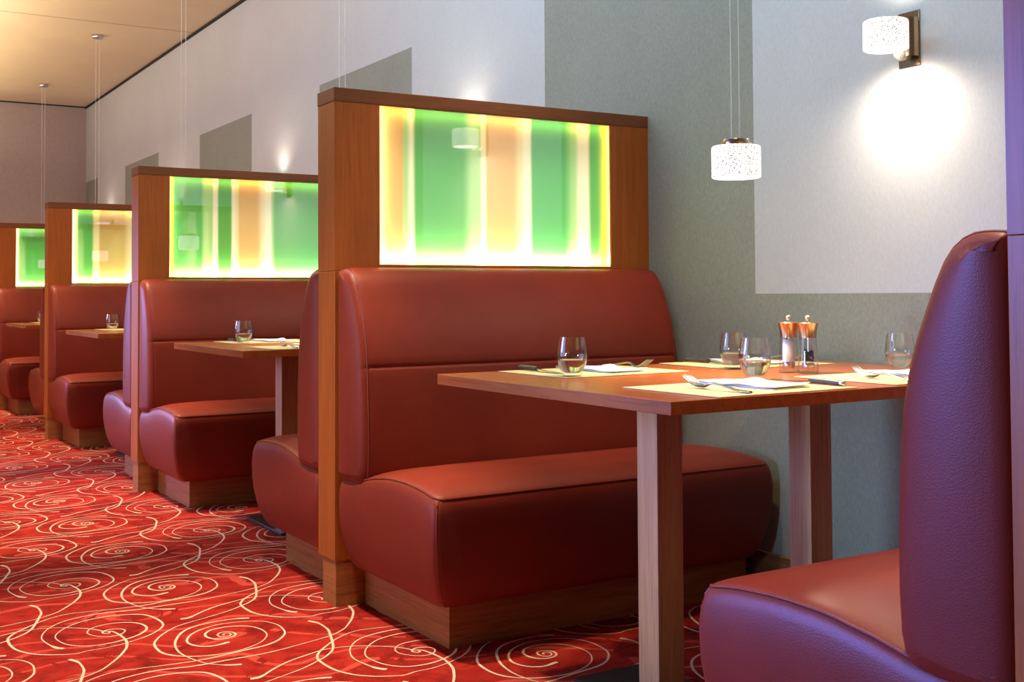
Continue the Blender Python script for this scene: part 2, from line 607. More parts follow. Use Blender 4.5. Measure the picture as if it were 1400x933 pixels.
STRIPES = {
    1: [(1.545, CREAM), (1.575, PEACH), (1.622, PEACH), (1.640, PALE), (1.660, WHITE), (1.676, GREEN), (1.845, GREEN), (1.888, PALE),
        (1.912, PALE), (1.922, WHITE), (1.932, WHITE), (1.943, PEACH), (2.04, PEACH), (2.076, CREAM), (2.09, WHITE), (2.110, WHITE),
        (2.122, GREEN2), (2.25, GREEN2), (2.295, PALE), (2.320, WHITE), (2.350, WHITE), (2.368, GREEN), (2.392, GREEN), (2.428, YELLOW), (2.447, CREAM)],
    2: [(1.545, CREAM), (1.556, YELLOW), (1.572, GREEN), (1.702, GREEN), (1.724, PALE), (1.760, PALE), (1.769, WHITE), (1.784, WHITE),
        (1.797, GREEN), (1.856, GREEN), (1.868, WHITE), (1.892, CREAM), (1.906, PEACH), (2.00, PEACH), (2.030, CREAM), (2.050, WHITE),
        (2.070, WHITE), (2.078, PALE), (2.096, GREEN), (2.30, GREEN2), (2.448, GREEN2)],
    3: [(1.542, WHITE), (1.568, CREAM), (1.588, GREEN), (1.672, GREEN), (1.692, CREAM), (1.715, CREAM), (1.732, (0.62, 0.40, 0.13)), (1.88, (0.66, 0.44, 0.13)),
        (1.93, CREAM), (1.96, WHITE), (1.99, GREEN), (2.20, GREEN), (2.26, PALE), (2.30, WHITE), (2.34, PEACH), (2.44, PEACH)],
    4: [(1.540, CREAM), (1.558, WHITE), (1.574, GREEN), (1.80, GREEN), (1.84, WHITE), (1.87, PEACH), (2.05, PEACH), (2.10, WHITE), (2.14, GREEN), (2.44, GREEN)],
}
STRIPES[0] = STRIPES[2]


def m_panel(k):
    t = NT('striped_lit_glass_%d' % k)
    v = t.obj()
    sep = t.n('ShaderNodeSeparateXYZ')
    t.l(v, sep.inputs[0])
    fx = t.math('DIVIDE', t.math('SUBTRACT', sep.outputs[0], GX0 - X0), GX1 - GX0, True)
    c = t.ramp(fx, [((x - GX0) / (GX1 - GX0) if x > GX0 else 0.0, col) for x, col in STRIPES[k]], 'EASE')
    tl = t.n('ShaderNodeBsdfTranslucent')
    t.l(c, tl.inputs['Color'])
    em = t.n('ShaderNodeEmission')
    t.l(c, em.inputs['Color'])
    em.inputs['Strength'].default_value = 0.16
    ad = t.n('ShaderNodeAddShader')
    t.l(tl.outputs[0], ad.inputs[0])
    t.l(em.outputs[0], ad.inputs[1])
    gl = t.n('ShaderNodeBsdfGlossy')
    gl.inputs['Roughness'].default_value = 0.015
    fr = t.n('ShaderNodeFresnel')
    fr.inputs['IOR'].default_value = 1.65
    mx = t.n('ShaderNodeMixShader')
    t.l(t.math('MULTIPLY', fr.outputs[0], 5.0, True), mx.inputs[0])
    t.l(ad.outputs[0], mx.inputs[1])
    t.l(gl.outputs[0], mx.inputs[2])
    return t.done(mx.outputs[0])


def lamp(name, kind, loc, energy, color, rot=None, aim=None, **k):
    d = bpy.data.lights.new(name, kind)
    d.energy = energy
    d.color = color
    for a, b in k.items():
        setattr(d, a, b)
    o = bpy.data.objects.new(name, d)
    COL.objects.link(o)
    o.location = loc
    if aim is not None:
        dv = Vector(aim) - Vector(loc)
        o.rotation_euler = dv.to_track_quat('-Z', 'Y').to_euler()
    elif rot is not None:
        o.rotation_euler = rot
    return o


def make_divider(k, label):
    y0 = Y1 + (k - 1) * S
    L = XW - X0 - 0.001
    a, b = GX0 - X0, GX1 - X0
    r = thing('booth_divider', label, 'divider', (X0, y0, 0), 0, 'wooden dividers between the booths')
    MB().box(-0.002, L, -0.002, T + 0.002, 1.565, 1.608).build('cap', CAP_WOOD, r, bevel=0.0015)
    m = MB()
    m.box(0, a, 0, T, 1.036, 1.565).box(b, L, 0, T, 1.036, 1.565)
    m.box(a, b, 0, T, 1.036, GZ0).box(a, b, 0, T, GZ1, 1.565)
    m.build('frame', POST_WOOD, r)
    MB().box(0.0, L, 0.0, T, 0.142, 1.0345).build('lower_panel', POST_WOOD, r, bevel=0.001)
    MB().box(0.003, L, 0.001, T - 0.03, 0.0, 0.142).build('plinth', PLINTH_WOOD, r)
    pm = m_panel(k)
    MB().add([(a, 0.007, GZ0), (b, 0.007, GZ0), (b, 0.007, GZ1), (a, 0.007, GZ1)], [(0, 1, 2, 3)]).build('glass_panel', pm, r, recalc=False)
    MB().add([(a, T - 0.007, GZ0), (a, T - 0.007, GZ1), (b, T - 0.007, GZ1), (b, T - 0.007, GZ0)], [(0, 1, 2, 3)]).build('glass_panel', pm, r, recalc=False)
    # lamps inside the cavity: strips along the four edges, close behind the front glass, and a soft backlight
    xm, zm = (GX0 + GX1) / 2, (GZ0 + GZ1) / 2
    yl = y0 + 0.030
    w, h = GX1 - GX0 - 0.02, GZ1 - GZ0 - 0.02
    warm = (1.0, 0.86, 0.55)
    if k >= 0:
        def strip(nm, loc, aim, sx, e):
            o = lamp(nm, 'AREA', loc, e, warm, aim=aim, shape='RECTANGLE', size=sx, size_y=0.012)
            return o
        o = strip('led_strip', (xm, yl, GZ0 + 0.010), (xm, y0 + 0.009, GZ0 + 0.030), w, LED[0])
        strip('led_strip', (xm, yl, GZ1 - 0.010), (xm, y0 + 0.009, GZ1 - 0.028), w, LED[1]).data.color = (1.0, 0.70, 0.18)
        for xe, sg, e in ((GX0 + 0.010, 1, LED[2]), (GX1 - 0.010, -1, LED[3])):
            o = lamp('led_strip', 'AREA', (xe, yl, zm), e, warm, shape='RECTANGLE', size=0.012, size_y=h)
            dv = Vector((sg * 0.7, -1, 0)).normalized()
            z = -dv
            yv = Vector((0, 0, 1))
            xv = yv.cross(z)
            o.rotation_euler = Matrix((xv, yv, z)).transposed().to_euler()
        lamp('panel_backlight', 'AREA', (xm, y0 + T - 0.02, zm - 0.05), LED[4] * (1.0 if k == 1 else 0.72), (1.0, 0.93, 0.72), aim=(xm, y0, zm - 0.05), shape='RECTANGLE', size=w, size_y=h * 0.75)
    # a second backlight inside the cavity for the far pane
    lamp('panel_backlight', 'AREA', (xm, y0 + 0.02, zm - 0.05), E_PANEL, (1.0, 0.93, 0.72), aim=(xm, y0 + T, zm - 0.05), shape='RECTANGLE', size=w, size_y=h * 0.75)
    return r


make_divider(0, 'grey-lit wooden divider post at the right edge, behind the tall purple-lit bench back')
make_divider(1, 'largest wooden divider, with a peach and green striped lit panel, behind the big red bench')
make_divider(2, 'second wooden divider down the row, mostly green panel reflecting a pendant lamp')
make_divider(3, 'third wooden divider down the row, narrow panel of green beside tan')
make_divider(4, 'farthest wooden divider, cut by the left edge, with a plain green panel')


# ------------------------------------------------------------------ benches
BL = 1.200           # bench length
BD = 0.662           # seat depth from the divider face


def smoothcurve(pts, x):
    for (a, b), (c, d) in zip(pts, pts[1:]):
        if x <= c:
            u = max(0, min(1, (x - a) / (c - a)))
            return b + (d - b) * (u * u * (3 - 2 * u) * 0.4 + u * 0.6)
    return pts[-1][1]


SEAMZ = [(0.0, 0.398), (0.08, 0.402), (0.18, 0.412), (0.26, 0.428), (0.36, 0.441), (0.46, 0.443), (0.56, 0.437), (0.63, 0.426), (0.67, 0.416)]


def rrect(x0, x1, y0, y1, r, nx=26, ny=16, nc=5):
    P = []
    r = max(r, 0.002)

    def edge(ax, ay, bx, by, n):
        for k in range(n):
            u = k / n
            P.append((ax + (bx - ax) * u, ay + (by - ay) * u))

    def arc(cx, cy, a0, n):
        for k in range(n):
            a = a0 + (PI / 2) * k / n
            P.append((cx + r * math.cos(a), cy + r * math.sin(a)))
    edge(x0 + r, y0, x1 - r, y0, nx)
    arc(x1 - r, y0 + r, -PI / 2, nc)
    edge(x1, y0 + r, x1, y1 - r, ny)
    arc(x1 - r, y1 - r, 0, nc)
    edge(x1 - r, y1, x0 + r, y1, nx)
    arc(x0 + r, y1 - r, PI / 2, nc)
    edge(x0, y1 - r, x0, y0 + r, ny)
    arc(x0 + r, y0 + r, PI, nc)
    return P


BACK = [(0.150, 0.392), (0.180, 0.398), (0.198, 0.415), (0.206, 0.45), (0.209, 0.51), (0.2085, 0.60), (0.205, 0.68), (0.2015, 0.735),
        (0.2000, 0.7415), (0.1955, 0.7455), (0.1990, 0.7495), (0.2000, 0.757), (0.194, 0.80), (0.184, 0.845), (0.170, 0.89), (0.153, 0.932), (0.136, 0.972),
        (0.119, 1.004), (0.103, 1.024), (0.085, 1.037), (0.066, 1.044), (0.045, 1.046), (0.022, 1.045), (0.010, 1.042), (0.004, 1.034),
        (0.003, 0.98), (0.003, 0.85), (0.003, 0.70), (0.003, 0.55), (0.003, 0.42), (0.006, 0.400), (0.030, 0.392), (0.09, 0.390)]


def inset_poly(P, d):
    n = len(P)
    out = []
    for i in range(n):
        a, b = Vector(P[i - 1]), Vector(P[(i + 1) % n])
        t = (b - a).normalized()
        nr = Vector((t.y, -t.x))          # outward for this winding (front, up, back, down)
        q = Vector(P[i]) - nr * d
        out.append((q.x, q.y))
    return out


def make_bench(side, label):
    """local x runs along the bench from the aisle end, side = -1 sits on the near face of a divider, +1 on the far face"""
    r = thing('banquette_bench', label, 'bench', (0, 0, 0), 0, 'red leather booth benches')

    def Y(s):
        return s * side
    # plinth
    a, b = sorted((Y(0.004), Y(0.558)))
    MB().box(0.098, BL - 0.03, a, b, 0.0, 0.127).build('plinth', PLINTH_WOOD, r, bevel=0.0015)
    # seat cushion
    levels = [(0.0, 0.062), (0.004, 0.052), (0.02, 0.044), (0.07, 0.034), (0.15, 0.024), (0.27, 0.014), (0.42, 0.006), (0.58, 0.001), (0.78, 0.0),
              (0.90, 0.003), (0.96, 0.007), (1.0, 0.014)]
    tops = [(0.022, 0.006), (0.04, 0.011), (0.07, 0.016), (0.11, 0.019), (0.17, 0.021), (0.24, 0.022), (0.29, 0.022)]
    s0 = 0.014
    rings = []
    seam_ring = None
    for tau, ins in levels:
        ring = []
        for x, s in rrect(ins, BL - ins, s0 + ins * 0.35, BD - ins, 0.020 + ins * 0.25):
            z = 0.127 + (smoothcurve(SEAMZ, s) - 0.127) * tau
            ring.append((x, Y(s), z))
        rings.append(ring)
        if tau == 1.0:
            seam_ring = [(p[0], p[1], p[2] + 0.001) for p in ring]
    for ins, up in tops:
        ring = []
        for x, s in rrect(ins, BL - ins, s0 + ins, BD - ins, max(0.020 - ins * 0.05, 0.004)):
            ring.append((x, Y(s), smoothcurve(SEAMZ, s) + up))
        rings.append(ring)
    seat = MB().rings(rings).build('seat', LEATHER, r, smooth=True, angle=70)
    MB().tube(seam_ring, 0.0028, 6, True).build('seam', SEAM, seat, smooth=True)
    n = len(seam_ring)
    # stitched corner seams down the two front corners
    ref = [p for p in rrect(0, BL, s0, BD, 0.020)]
    for cx in (0.006, BL - 0.006):
        xi = min(range(n), key=lambda i: abs(ref[i][0] - cx) + abs(ref[i][1] - (BD - 0.006)))
        MB().tube([rings[q][xi] for q in range(1, 12)], 0.0018, 5).build('corner_seam', SEAM, seat, smooth=True)
    # backrest
    st = [(0.0, 0.030), (0.003, 0.018), (0.008, 0.010), (0.016, 0.004), (0.028, 0.0007), (0.045, 0.0)]
    xs = [(d, i) for d, i in st] + [(BL * q / 10, 0.0) for q in range(1, 10)] + [(BL - d, i) for d, i in reversed(st)]
    def prof(side_pts, z):
        for (s_a, z_a), (s_b, z_b) in zip(side_pts, side_pts[1:]):
            if z_a <= z <= z_b:
                return s_a + (s_b - s_a) * (z - z_a) / max(z_b - z_a, 1e-6)
        return side_pts[-1][0]
    zl = [0.391, 0.394, 0.399, 0.406, 0.416, 0.432, 0.45, 0.48, 0.51, 0.555, 0.60, 0.64, 0.68, 0.71, 0.735, 0.7412, 0.7455, 0.7498, 0.757, 0.778, 0.80, 0.823,
          0.845, 0.868, 0.89, 0.911, 0.932, 0.952, 0.972, 0.989, 1.004, 1.015, 1.024, 1.0315, 1.037, 1.0415, 1.044, 1.0455]
    top = max(range(len(BACK)), key=lambda q: BACK[q][1])
    fr_ = BACK[:top + 1]
    bk_ = list(reversed(BACK[top:])) + []
    front = [(prof([(0.118, 0.390)] + fr_, z), z) for z in zl]
    rear = [(prof([(0.060, 0.390)] + [q for q in bk_ if q[1] > 0.393], z), z) for z in zl]
    ring_p = front + list(reversed(rear))
    flat = [(0.2002, z) if 0.741 < z < 0.75 and q > 0.19 else (q, z) for q, z in ring_p]
    M_ = len(zl)
    rg = [[(x, Y(s), z) for s, z in inset_poly(ring_p if 0.02 < x < BL - 0.02 else flat, i)] for x, i in xs]
    mbk = MB().rings(rg, False, False)
    n_ = 2 * M_
    for base, ring, sx in ((0, rg[0], -1), ((len(rg) - 1) * n_, rg[-1], 1)):
        o_ = len(mbk.v)
        cols = (0.2, 0.5, 0.8)
        for q in range(M_):
            f_, b_ = Vector(ring[q]), Vector(ring[n_ - 1 - q])
            e = math.sin(PI * min(1.0, max(0.0, (f_.z - 0.39) / 0.655))) ** 0.5
            for cu in cols:
                p = f_.lerp(b_, cu)
                p.x += sx * 0.007 * e * (4 * cu * (1 - cu)) ** 0.6
                mbk.v.append(tuple(p))

        def idx(q, c_):
            if c_ == 0:
                return base + q
            if c_ == 4:
                return base + n_ - 1 - q
            return o_ + q * 3 + c_ - 1
        for q in range(M_ - 1):
            for c_ in range(4):
                mbk.f.append((idx(q, c_), idx(q + 1, c_), idx(q + 1, c_ + 1), idx(q, c_ + 1)))
                mbk.m.append(0)
    back = mbk.build('backrest', LEATHER, r, smooth=True, angle=75)
    for x in (0.020, BL - 0.020):
        pr = inset_poly(flat, 0.0022)[4:M_ + 4]
        MB().tube([(x, Y(s), z) for s, z in pr], 0.0018, 5).build('seam', SEAM, back, smooth=True)
    return r


def bench_at(o, k, side):
    o.location = (X0, Y1 + (k - 1) * S + (T if side > 0 else 0.0), 0)


near = make_bench(-1, 'big red leather bench in front of the largest divider, facing the laid table')
bench_at(near, 1, -1)
far = make_bench(1, 'purple-lit leather bench at the right edge, cut by the frame, nearest to the camera')
bench_at(far, 0, 1)
for src, k, side, lab in (
        (far, 1, 1, 'red bench just behind the largest divider, mostly hidden, its rounded end beside the post'),
        (near, 2, -1, 'red leather bench under the mostly green panel of the second divider'),
        (far, 2, 1, 'lilac-lit bench end behind the second divider post'),
        (near, 3, -1, 'red leather bench under the green and tan panel of the third divider'),
        (far, 3, 1, 'small brown bench end behind the third divider post'),
        (near, 4, -1, 'farthest red bench, cut by the left edge under the last divider')):
    bench_at(dup(src, lab, (0, 0, 0)), k, side)


# ------------------------------------------------------------------ tables
TX = 1.974


def make_table(label):
    r = thing('dining_table', label, 'table', (TX, YC, 0), 0, 'wooden booth tables')
    MB().box(-0.597, 0.600, -0.472, 0.470, TZ - 0.0265, TZ).build('tabletop', TOP_WOOD, r, bevel=0.0012)
    for cx in (-0.251, 0.243):
        MB().box(cx - 0.038, cx + 0.038, -0.038, 0.038, 0.014, TZ - 0.0345).build('leg', LEG_WOOD, r, bevel=0.0015)
        MB().box(cx - 0.105, cx + 0.125, -0.215, 0.215, 0.002, 0.014).build('base_plate', BLACK_STEEL, r, bevel=0.001)
        MB().box(cx - 0.085, cx + 0.085, -0.085, 0.085, TZ - 0.0345, TZ - 0.0265).build('mounting_plate', BLACK_STEEL, r)
    return r


table = make_table('nearest wooden table, fully laid with glasses and two mills')
for k, lab in ((1, 'second wooden table, one glass on it, in front of the second divider'),
               (2, 'third wooden table, small, its corner before the third divider'),
               (3, 'farthest tiny wooden table edge near the left border')):
    dup(table, lab, (TX, YC + k * S, 0))


# ------------------------------------------------------------------ table settings
def make_placemat(label):
    r = thing('placemat', label, 'placemat', group='woven placemats')
    MB().box(-0.195, 0.195, -0.152, 0.152, 0.0003, 0.0022).build('mat', PLACEMAT, r, bevel=0.0006)
    return r


def make_napkin(label):
    r = thing('napkin', label, 'napkin', group='white paper napkins')
    mb = MB()
    nx, ny = 10, 18
    for layer in range(3):
        v, f = [], []
        for i in range(nx + 1):
            for j in range(ny + 1):
                x = -0.056 + 0.112 * i / nx
                y = -0.12 + 0.24 * j / ny
                wv = 0.0012 * math.sin(y * 48 + layer * 1.3) * math.sin(x * 20 + 1.1 + layer) + 0.0012
                z = 0.0008 + layer * 0.0016 + wv * (0.4 + 0.6 * layer)
                if layer == 2:
                    e = max(0, (i / nx - 0.8) / 0.2) * max(0, math.sin(y * 40 + 0.7))
                    z += 0.006 * e
                v.append((x + 0.0015 * layer * math.sin(y * 30), y, z))
        for i in range(nx):
            for j in range(ny):
                a = i * (ny + 1) + j
                f.append((a, a + ny + 1, a + ny + 2, a + 1))
        mb.add(v, f)
    o = mb.build('folded_sheet', PAPER, r, smooth=True)
    so = o.modifiers.new('thick', 'SOLIDIFY')
    so.thickness = 0.0008
    return r


def strip_mesh(mb, path, th):
    """path: (y, z, halfwidth, crown) stations; a bar with rounded section"""
    rg = []
    for y, z, hw, cr in path:
        ring = []
        for a in range(12):
            t = 2 * PI * a / 12
            x = hw * math.cos(t)
            ring.append((x, y, z + th * math.sin(t) + cr * (x / max(hw, 1e-5)) ** 2))
        rg.append(ring)
    mb.rings(rg)


def make_fork(label):
    mb = MB()
    path = [(0.0, 0.003, 0.0045, 0), (0.004, 0.003, 0.0068, 0), (0.02, 0.0032, 0.0072, 0), (0.05, 0.005, 0.0058, 0), (0.085, 0.0105, 0.0040, 0),
            (0.110, 0.0140, 0.0032, 0), (0.126, 0.0125, 0.0036, 0), (0.136, 0.0075, 0.0080, 0.001), (0.146, 0.0045, 0.0118, 0.002), (0.158, 0.0042, 0.0126, 0.002), (0.163, 0.0052, 0.0124, 0.002)]
    strip_mesh(mb, path, 0.0023)
    for k in range(4):
        x = (k - 1.5) * 0.0076
        mb.tube([(x, 0.160, 0.0055), (x, 0.172, 0.0085), (x * 0.98, 0.186, 0.0140), (x * 0.95, 0.200, 0.0215), (x * 0.93, 0.207, 0.0260)],
                [0.0019, 0.0018, 0.0016, 0.0013, 0.0008], 8)
    o = mb.build('fork', FORK_STEEL, None, smooth=True, angle=60)
    return tag(o, label, 'fork', 'steel forks')


def make_knife(label):
    r = thing('table_knife', label, 'knife', group='dark-handled knives')
    mb = MB()
    strip_mesh(mb, [(0.006, 0.0066, 0.0082, 0), (0.02, 0.0070, 0.0088, 0), (0.05, 0.0072, 0.0078, 0), (0.085, 0.0072, 0.0074, 0), (0.098, 0.0070, 0.0078, 0)], 0.0060)
    mb.build('handle', KNIFE_HANDLE, r, smooth=True, angle=60)
    mb = MB()
    strip_mesh(mb, [(-0.002, 0.0066, 0.0050, 0), (0.000, 0.0066, 0.0078, 0), (0.007, 0.0066, 0.0082, 0)], 0.0058)
    mb.build('end_cap', BRIGHT, r, smooth=True, angle=60)
    mb = MB()
    strip_mesh(mb, [(0.097, 0.0068, 0.0076, 0), (0.104, 0.0062, 0.0070, 0), (0.112, 0.0045, 0.0075, 0), (0.14, 0.0034, 0.0090, 0), (0.18, 0.0030, 0.0096, 0),
                    (0.205, 0.0028, 0.0080, 0), (0.220, 0.0027, 0.0045, 0), (0.226, 0.0027, 0.0010, 0)], 0.0012)
    mb.build('blade', BRIGHT, r, smooth=True, angle=60)
    return r


def make_glass(label):
    r = thing('drinking_glass', label, 'glass', group='stemless drinking glasses')
    outer = [(0.0, 0.0), (0.020, 0.0), (0.0225, 0.002), (0.0265, 0.010), (0.0320, 0.022), (0.0360, 0.036), (0.0374, 0.048), (0.0366, 0.062), (0.0343, 0.078), (0.0318, 0.0915), (0.0311, 0.0955)]
    inner = [(0.0303, 0.0955), (0.0309, 0.0915), (0.0333, 0.078), (0.0356, 0.062), (0.0364, 0.048), (0.0350, 0.036), (0.0308, 0.0225), (0.0245, 0.0125), (0.018, 0.0085), (0.0, 0.0075)]
    MB().lathe(outer + inner, 40).build('bowl', GLASS, r, smooth=True, angle=60)
    wat = [(0.0, 0.0078), (0.0175, 0.0088), (0.0242, 0.0128), (0.0305, 0.0228), (0.0346, 0.036), (0.0357, 0.0410), (0.0350, 0.0416), (0.0, 0.0414)]
    MB().lathe(wat, 40).build('water', WATER, r, smooth=True, angle=50)
    return r


def make_mill(label, kind):
    r = thing('salt_mill' if kind == 'salt' else 'pepper_mill', label, 'mill', group='salt and pepper mills')
    MB().lathe([(0.0, 0.0), (0.0235, 0.0), (0.0248, 0.002), (0.0240, 0.030), (0.0228, 0.060), (0.0212, 0.0895), (0.0, 0.0895)], 36).build('body', ACRYLIC, r, smooth=True, angle=40)
    MB().lathe([(0.0, 0.0895), (0.0212, 0.0895), (0.0214, 0.094), (0.0222, 0.106), (0.0240, 0.117), (0.0262, 0.1245), (0.0266, 0.1262), (0.0255, 0.1275), (0.012, 0.1282), (0.0, 0.1284)], 36).build('head', COPPER, r, smooth=True, angle=35)
    pr = [(0.0, 0.1282), (0.0036, 0.1282), (0.0030, 0.1310)]
    for q in range(1, 12):
        a = -PI / 2 + 0.35 + (PI - 0.35) * q / 11
        pr.append((max(0.0, 0.0078 * math.cos(a)), 0.1385 + 0.0078 * math.sin(a)))
    pr[-1] = (0.0, pr[-1][1])
    MB().lathe(pr, 24).build('knob', BRIGHT, r, smooth=True, angle=60)
    MB().lathe([(0.0, 0.0125), (0.0150, 0.0125), (0.0158, 0.017), (0.0158, 0.024), (0.0150, 0.0265), (0.0, 0.0265)], 28).build('grinder', STEEL, r, smooth=True, angle=40)
    if kind == 'salt':
        MB().lathe([(0.0, 0.0275), (0.0150, 0.0275), (0.0154, 0.030), (0.0152, 0.080), (0.013, 0.084), (0.006, 0.0835), (0.0, 0.085)], 28).build('salt', SALT, r, smooth=True)
    else:
        mb = MB()
        rnd = random.Random(4)
        for q in range(90):
            a, d = rnd.random() * 2 * PI, 0.0128 * math.sqrt(rnd.random())
            z = 0.030 + 0.026 * rnd.random() + (0.006 if a < 2.5 and rnd.random() > 0.5 else 0)
            rad = 0.0024 + 0.0006 * rnd.random()
            mb.lathe([(0, -rad), (rad * 0.8, -rad * 0.6), (rad, 0), (rad * 0.8, rad * 0.6), (0, rad)], 7, (d * math.cos(a), d * math.sin(a), z))
        o = mb.build('peppercorns', PEPPER, r, smooth=True)
        o['kind'] = 'stuff'
    MB().lathe([(0.0012, 0.026), (0.0012, 0.0895), (0.0, 0.0895)], 8).build('spindle', STEEL, r, smooth=True)
    return r


# the four places: (mat centre, napkin, fork, knife, glass), fork and knife origin is the handle end; dirn = +1 eats from the camera side
Z0 = TZ + 0.0002
ZM = TZ + 0.0024
mats, naps, forks, knives, glasses = [], [], [], [], []


def put(kind, proto_fn, store, label, loc, rz):
    if not store:
        o = proto_fn(label)
        o.location = loc
        o.rotation_euler = (0, 0, rz)
        store.append(o)
        return o
    return dup(store[0], label, loc, rz)


def place(dy, which, tname, items):
    P = {
        'B': dict(mat=(1.691, 1.859, 0.02), nap=(1.738, 1.880, 0.10), fork=(1.597, 1.722, -0.03), knife=(1.880, 1.742, -0.03), glass=(1.879, 2.012)),
        'C': dict(mat=(2.205, 1.868, 0.01), nap=(2.258, 1.885, -0.02), fork=(2.096, 1.715, -0.07), knife=(2.375, 1.745, 0.02), glass=(2.383, 2.018)),
        'A': dict(mat=(1.742, 2.470, 0.03), nap=(1.770, 2.475, 0.06), fork=(1.897, 2.640, PI + 0.02), knife=(1.622, 2.640, PI - 0.05), glass=(1.592, 2.345)),
        'D': dict(mat=(2.285, 2.482, -0.02), nap=(2.300, 2.490, -0.03), fork=(2.470, 2.640, PI), knife=(2.200, 2.640, PI - 0.03), glass=(2.107, 2.336)),
    }[which]
    sid = {'A': 'far left place', 'B': 'near left place', 'C': 'near right place', 'D': 'far right place'}[which]
    if 'm' in items:
        x, y, a = P['mat']
        put('mat', make_placemat, mats, 'beige woven placemat at the %s of the %s table' % (sid, tname), (x, y + dy, Z0), a)
    if 'n' in items:
        x, y, a = P['nap']
        put('nap', make_napkin, naps, 'white folded napkin at the %s of the %s table' % (sid, tname), (x, y + dy, ZM), a)
    if 'f' in items:
        x, y, a = P['fork']
        put('fork', make_fork, forks, 'steel fork at the %s of the %s table' % (sid, tname), (x, y + dy, ZM), a)
    if 'k' in items:
        x, y, a = P['knife']
        put('knife', make_knife, knives, 'dark-handled knife at the %s of the %s table' % (sid, tname), (x, y + dy, ZM), a)
    if 'g' in items:
        x, y = P['glass']
        put('glass', make_glass, glasses, 'clear stemless glass of water at the %s of the %s table' % (sid, tname), (x, y + dy, ZM if which in 'ABCD' else Z0), 0)


for w in 'BACD':
    place(0, w, 'nearest', 'mnfkg')
place(S, 'A', 'second', 'mnkg')
place(S, 'B', 'second', 'mnf')
place(2 * S, 'A', 'third', 'mg')
place(3 * S, 'A', 'farthest', 'mg')
sm = make_mill('salt mill with white salt and a copper-coloured steel head, left of the pair', 'salt')
sm.location = (2.126, 2.152, Z0)
pm_ = make_mill('pepper mill with black peppercorns and a copper-coloured steel head, right of the pair', 'pepper')
pm_.location = (2.139, 2.098, Z0)


# ------------------------------------------------------------------ lamps
SHADE_PROFILE = [(0.0575, -0.040), (0.0605, -0.0385), (0.0610, -0.034), (0.0610, 0.034), (0.0600, 0.0385), (0.0575, 0.040), (0.034, 0.0405), (0.034, 0.0375),
                 (0.0560, 0.0370), (0.0570, 0.033), (0.0570, -0.036), (0.0560, -0.0395)]
PZ = 1.286 - ZC


def make_pendant(label):
    r = thing('pendant_lamp', label, 'lamp', (TX, YC, ZC), 0, 'pendant lamps over the tables')
    MB().lathe([(0.0, -0.0005), (0.044, -0.0005), (0.045, -0.003), (0.045, -0.018), (0.043, -0.022), (0.0, -0.023)], 32).build('canopy', STEEL, r, smooth=True)
    for sx in (-0.0135, 0.0135):
        MB().tube([(sx, 0, -0.022), (sx, 0, PZ + 0.055)], 0.0016, 6).build('cable', WIRE, r, smooth=True)
    MB().lathe([(0.0, 0.0395), (0.0335, 0.0395), (0.0338, 0.041), (0.0338, 0.0545), (0.033, 0.0565), (0.0, 0.057)], 32, (0, 0, PZ)).build('shade_cap', COPPER, r, smooth=True)
    sh_ = MB().lathe(SHADE_PROFILE, 48, (0, 0, PZ), closed=True).build('lamp_shade', SHADE, r, smooth=True, angle=50)
    MB().lathe([(0.0, -0.034), (0.0555, -0.034), (0.0555, -0.031), (0.0, -0.031)], 40, (0, 0, PZ)).build('diffuser', DIFFUSER, r)
    MB().lathe([(0.0, 0.040), (0.005, 0.040), (0.0055, 0.046), (0.004, 0.052), (0.0, 0.053)], 14, (0.040, -0.006, PZ)).build('knob', WIRE, r, smooth=True)
    return r


pend = make_pendant('nearest white speckled pendant lamp, shade in view over the laid table')
for k, lab in ((1, 'pendant lamp whose two cables drop behind the largest divider'),
               (2, 'pendant lamp whose pair of cables drops behind the second divider'),
               (3, 'pendant lamp with its round canopy in view, cables dropping behind the third divider'),
               (4, 'farthest pendant lamp, its canopy near the end wall, cables dropping behind the farthest divider')):
    dup(pend, lab, (TX, YC + k * S, ZC))

SY, SZ = 2.165 - YC, 1.665


def make_sconce(label):
    r = thing('wall_lamp', label, 'lamp', (XW, YC + SY, SZ), 0, 'wall lamps beside the booths')
    MB().box(-0.005, -0.0005, -0.036, 0.036, -0.077, 0.077).build('wall_plate', PLATE_METAL, r, bevel=0.0008)
    mb = MB()
    ring = [(-0.005, 0.034)] + [(-0.005 - 0.034 * math.sin(PI * q / 16), 0.034 * math.cos(PI * q / 16)) for q in range(1, 16)] + [(-0.005, -0.034)]
    mb.rings([[(x, y, -0.052) for x, y in ring], [(x, y, 0.056) for x, y in ring]])
    mb.build('bracket', COPPER, r, smooth=True, angle=40)
    c = (-0.099, 0, 0)
    MB().lathe(SHADE_PROFILE, 48, c, closed=True).build('lamp_shade', SHADE, r, smooth=True, angle=50)
    MB().lathe([(0.0, -0.034), (0.0555, -0.034), (0.0555, -0.031), (0.0, -0.031)], 40, c).build('diffuser', DIFFUSER, r)
    MB().lathe([(0.0, 0.0375), (0.033, 0.0375), (0.033, 0.043), (0.028, 0.0465), (0.0, 0.0475)], 28, c).build('shade_cap', WIRE, r, smooth=True)
    MB().tube([(-0.030, 0, -0.047), (-0.040, 0, -0.050), (-0.052, 0, -0.046), (-0.060, 0, -0.038)], [0.016, 0.015, 0.012, 0.008], 10).build('arm', WIRE, r, smooth=True)
    return r


sc0 = make_sconce('wall lamp with white speckled shade, high on the lit wall above the laid table')
for k in (1, 2, 3):
    dup(sc0, ('wall lamp hidden behind the largest divider, its glow on the wall above', 'wall lamp hidden behind the second divider',
              'wall lamp hidden behind the third divider')[k - 1], (XW, YC + SY + k * S, SZ))

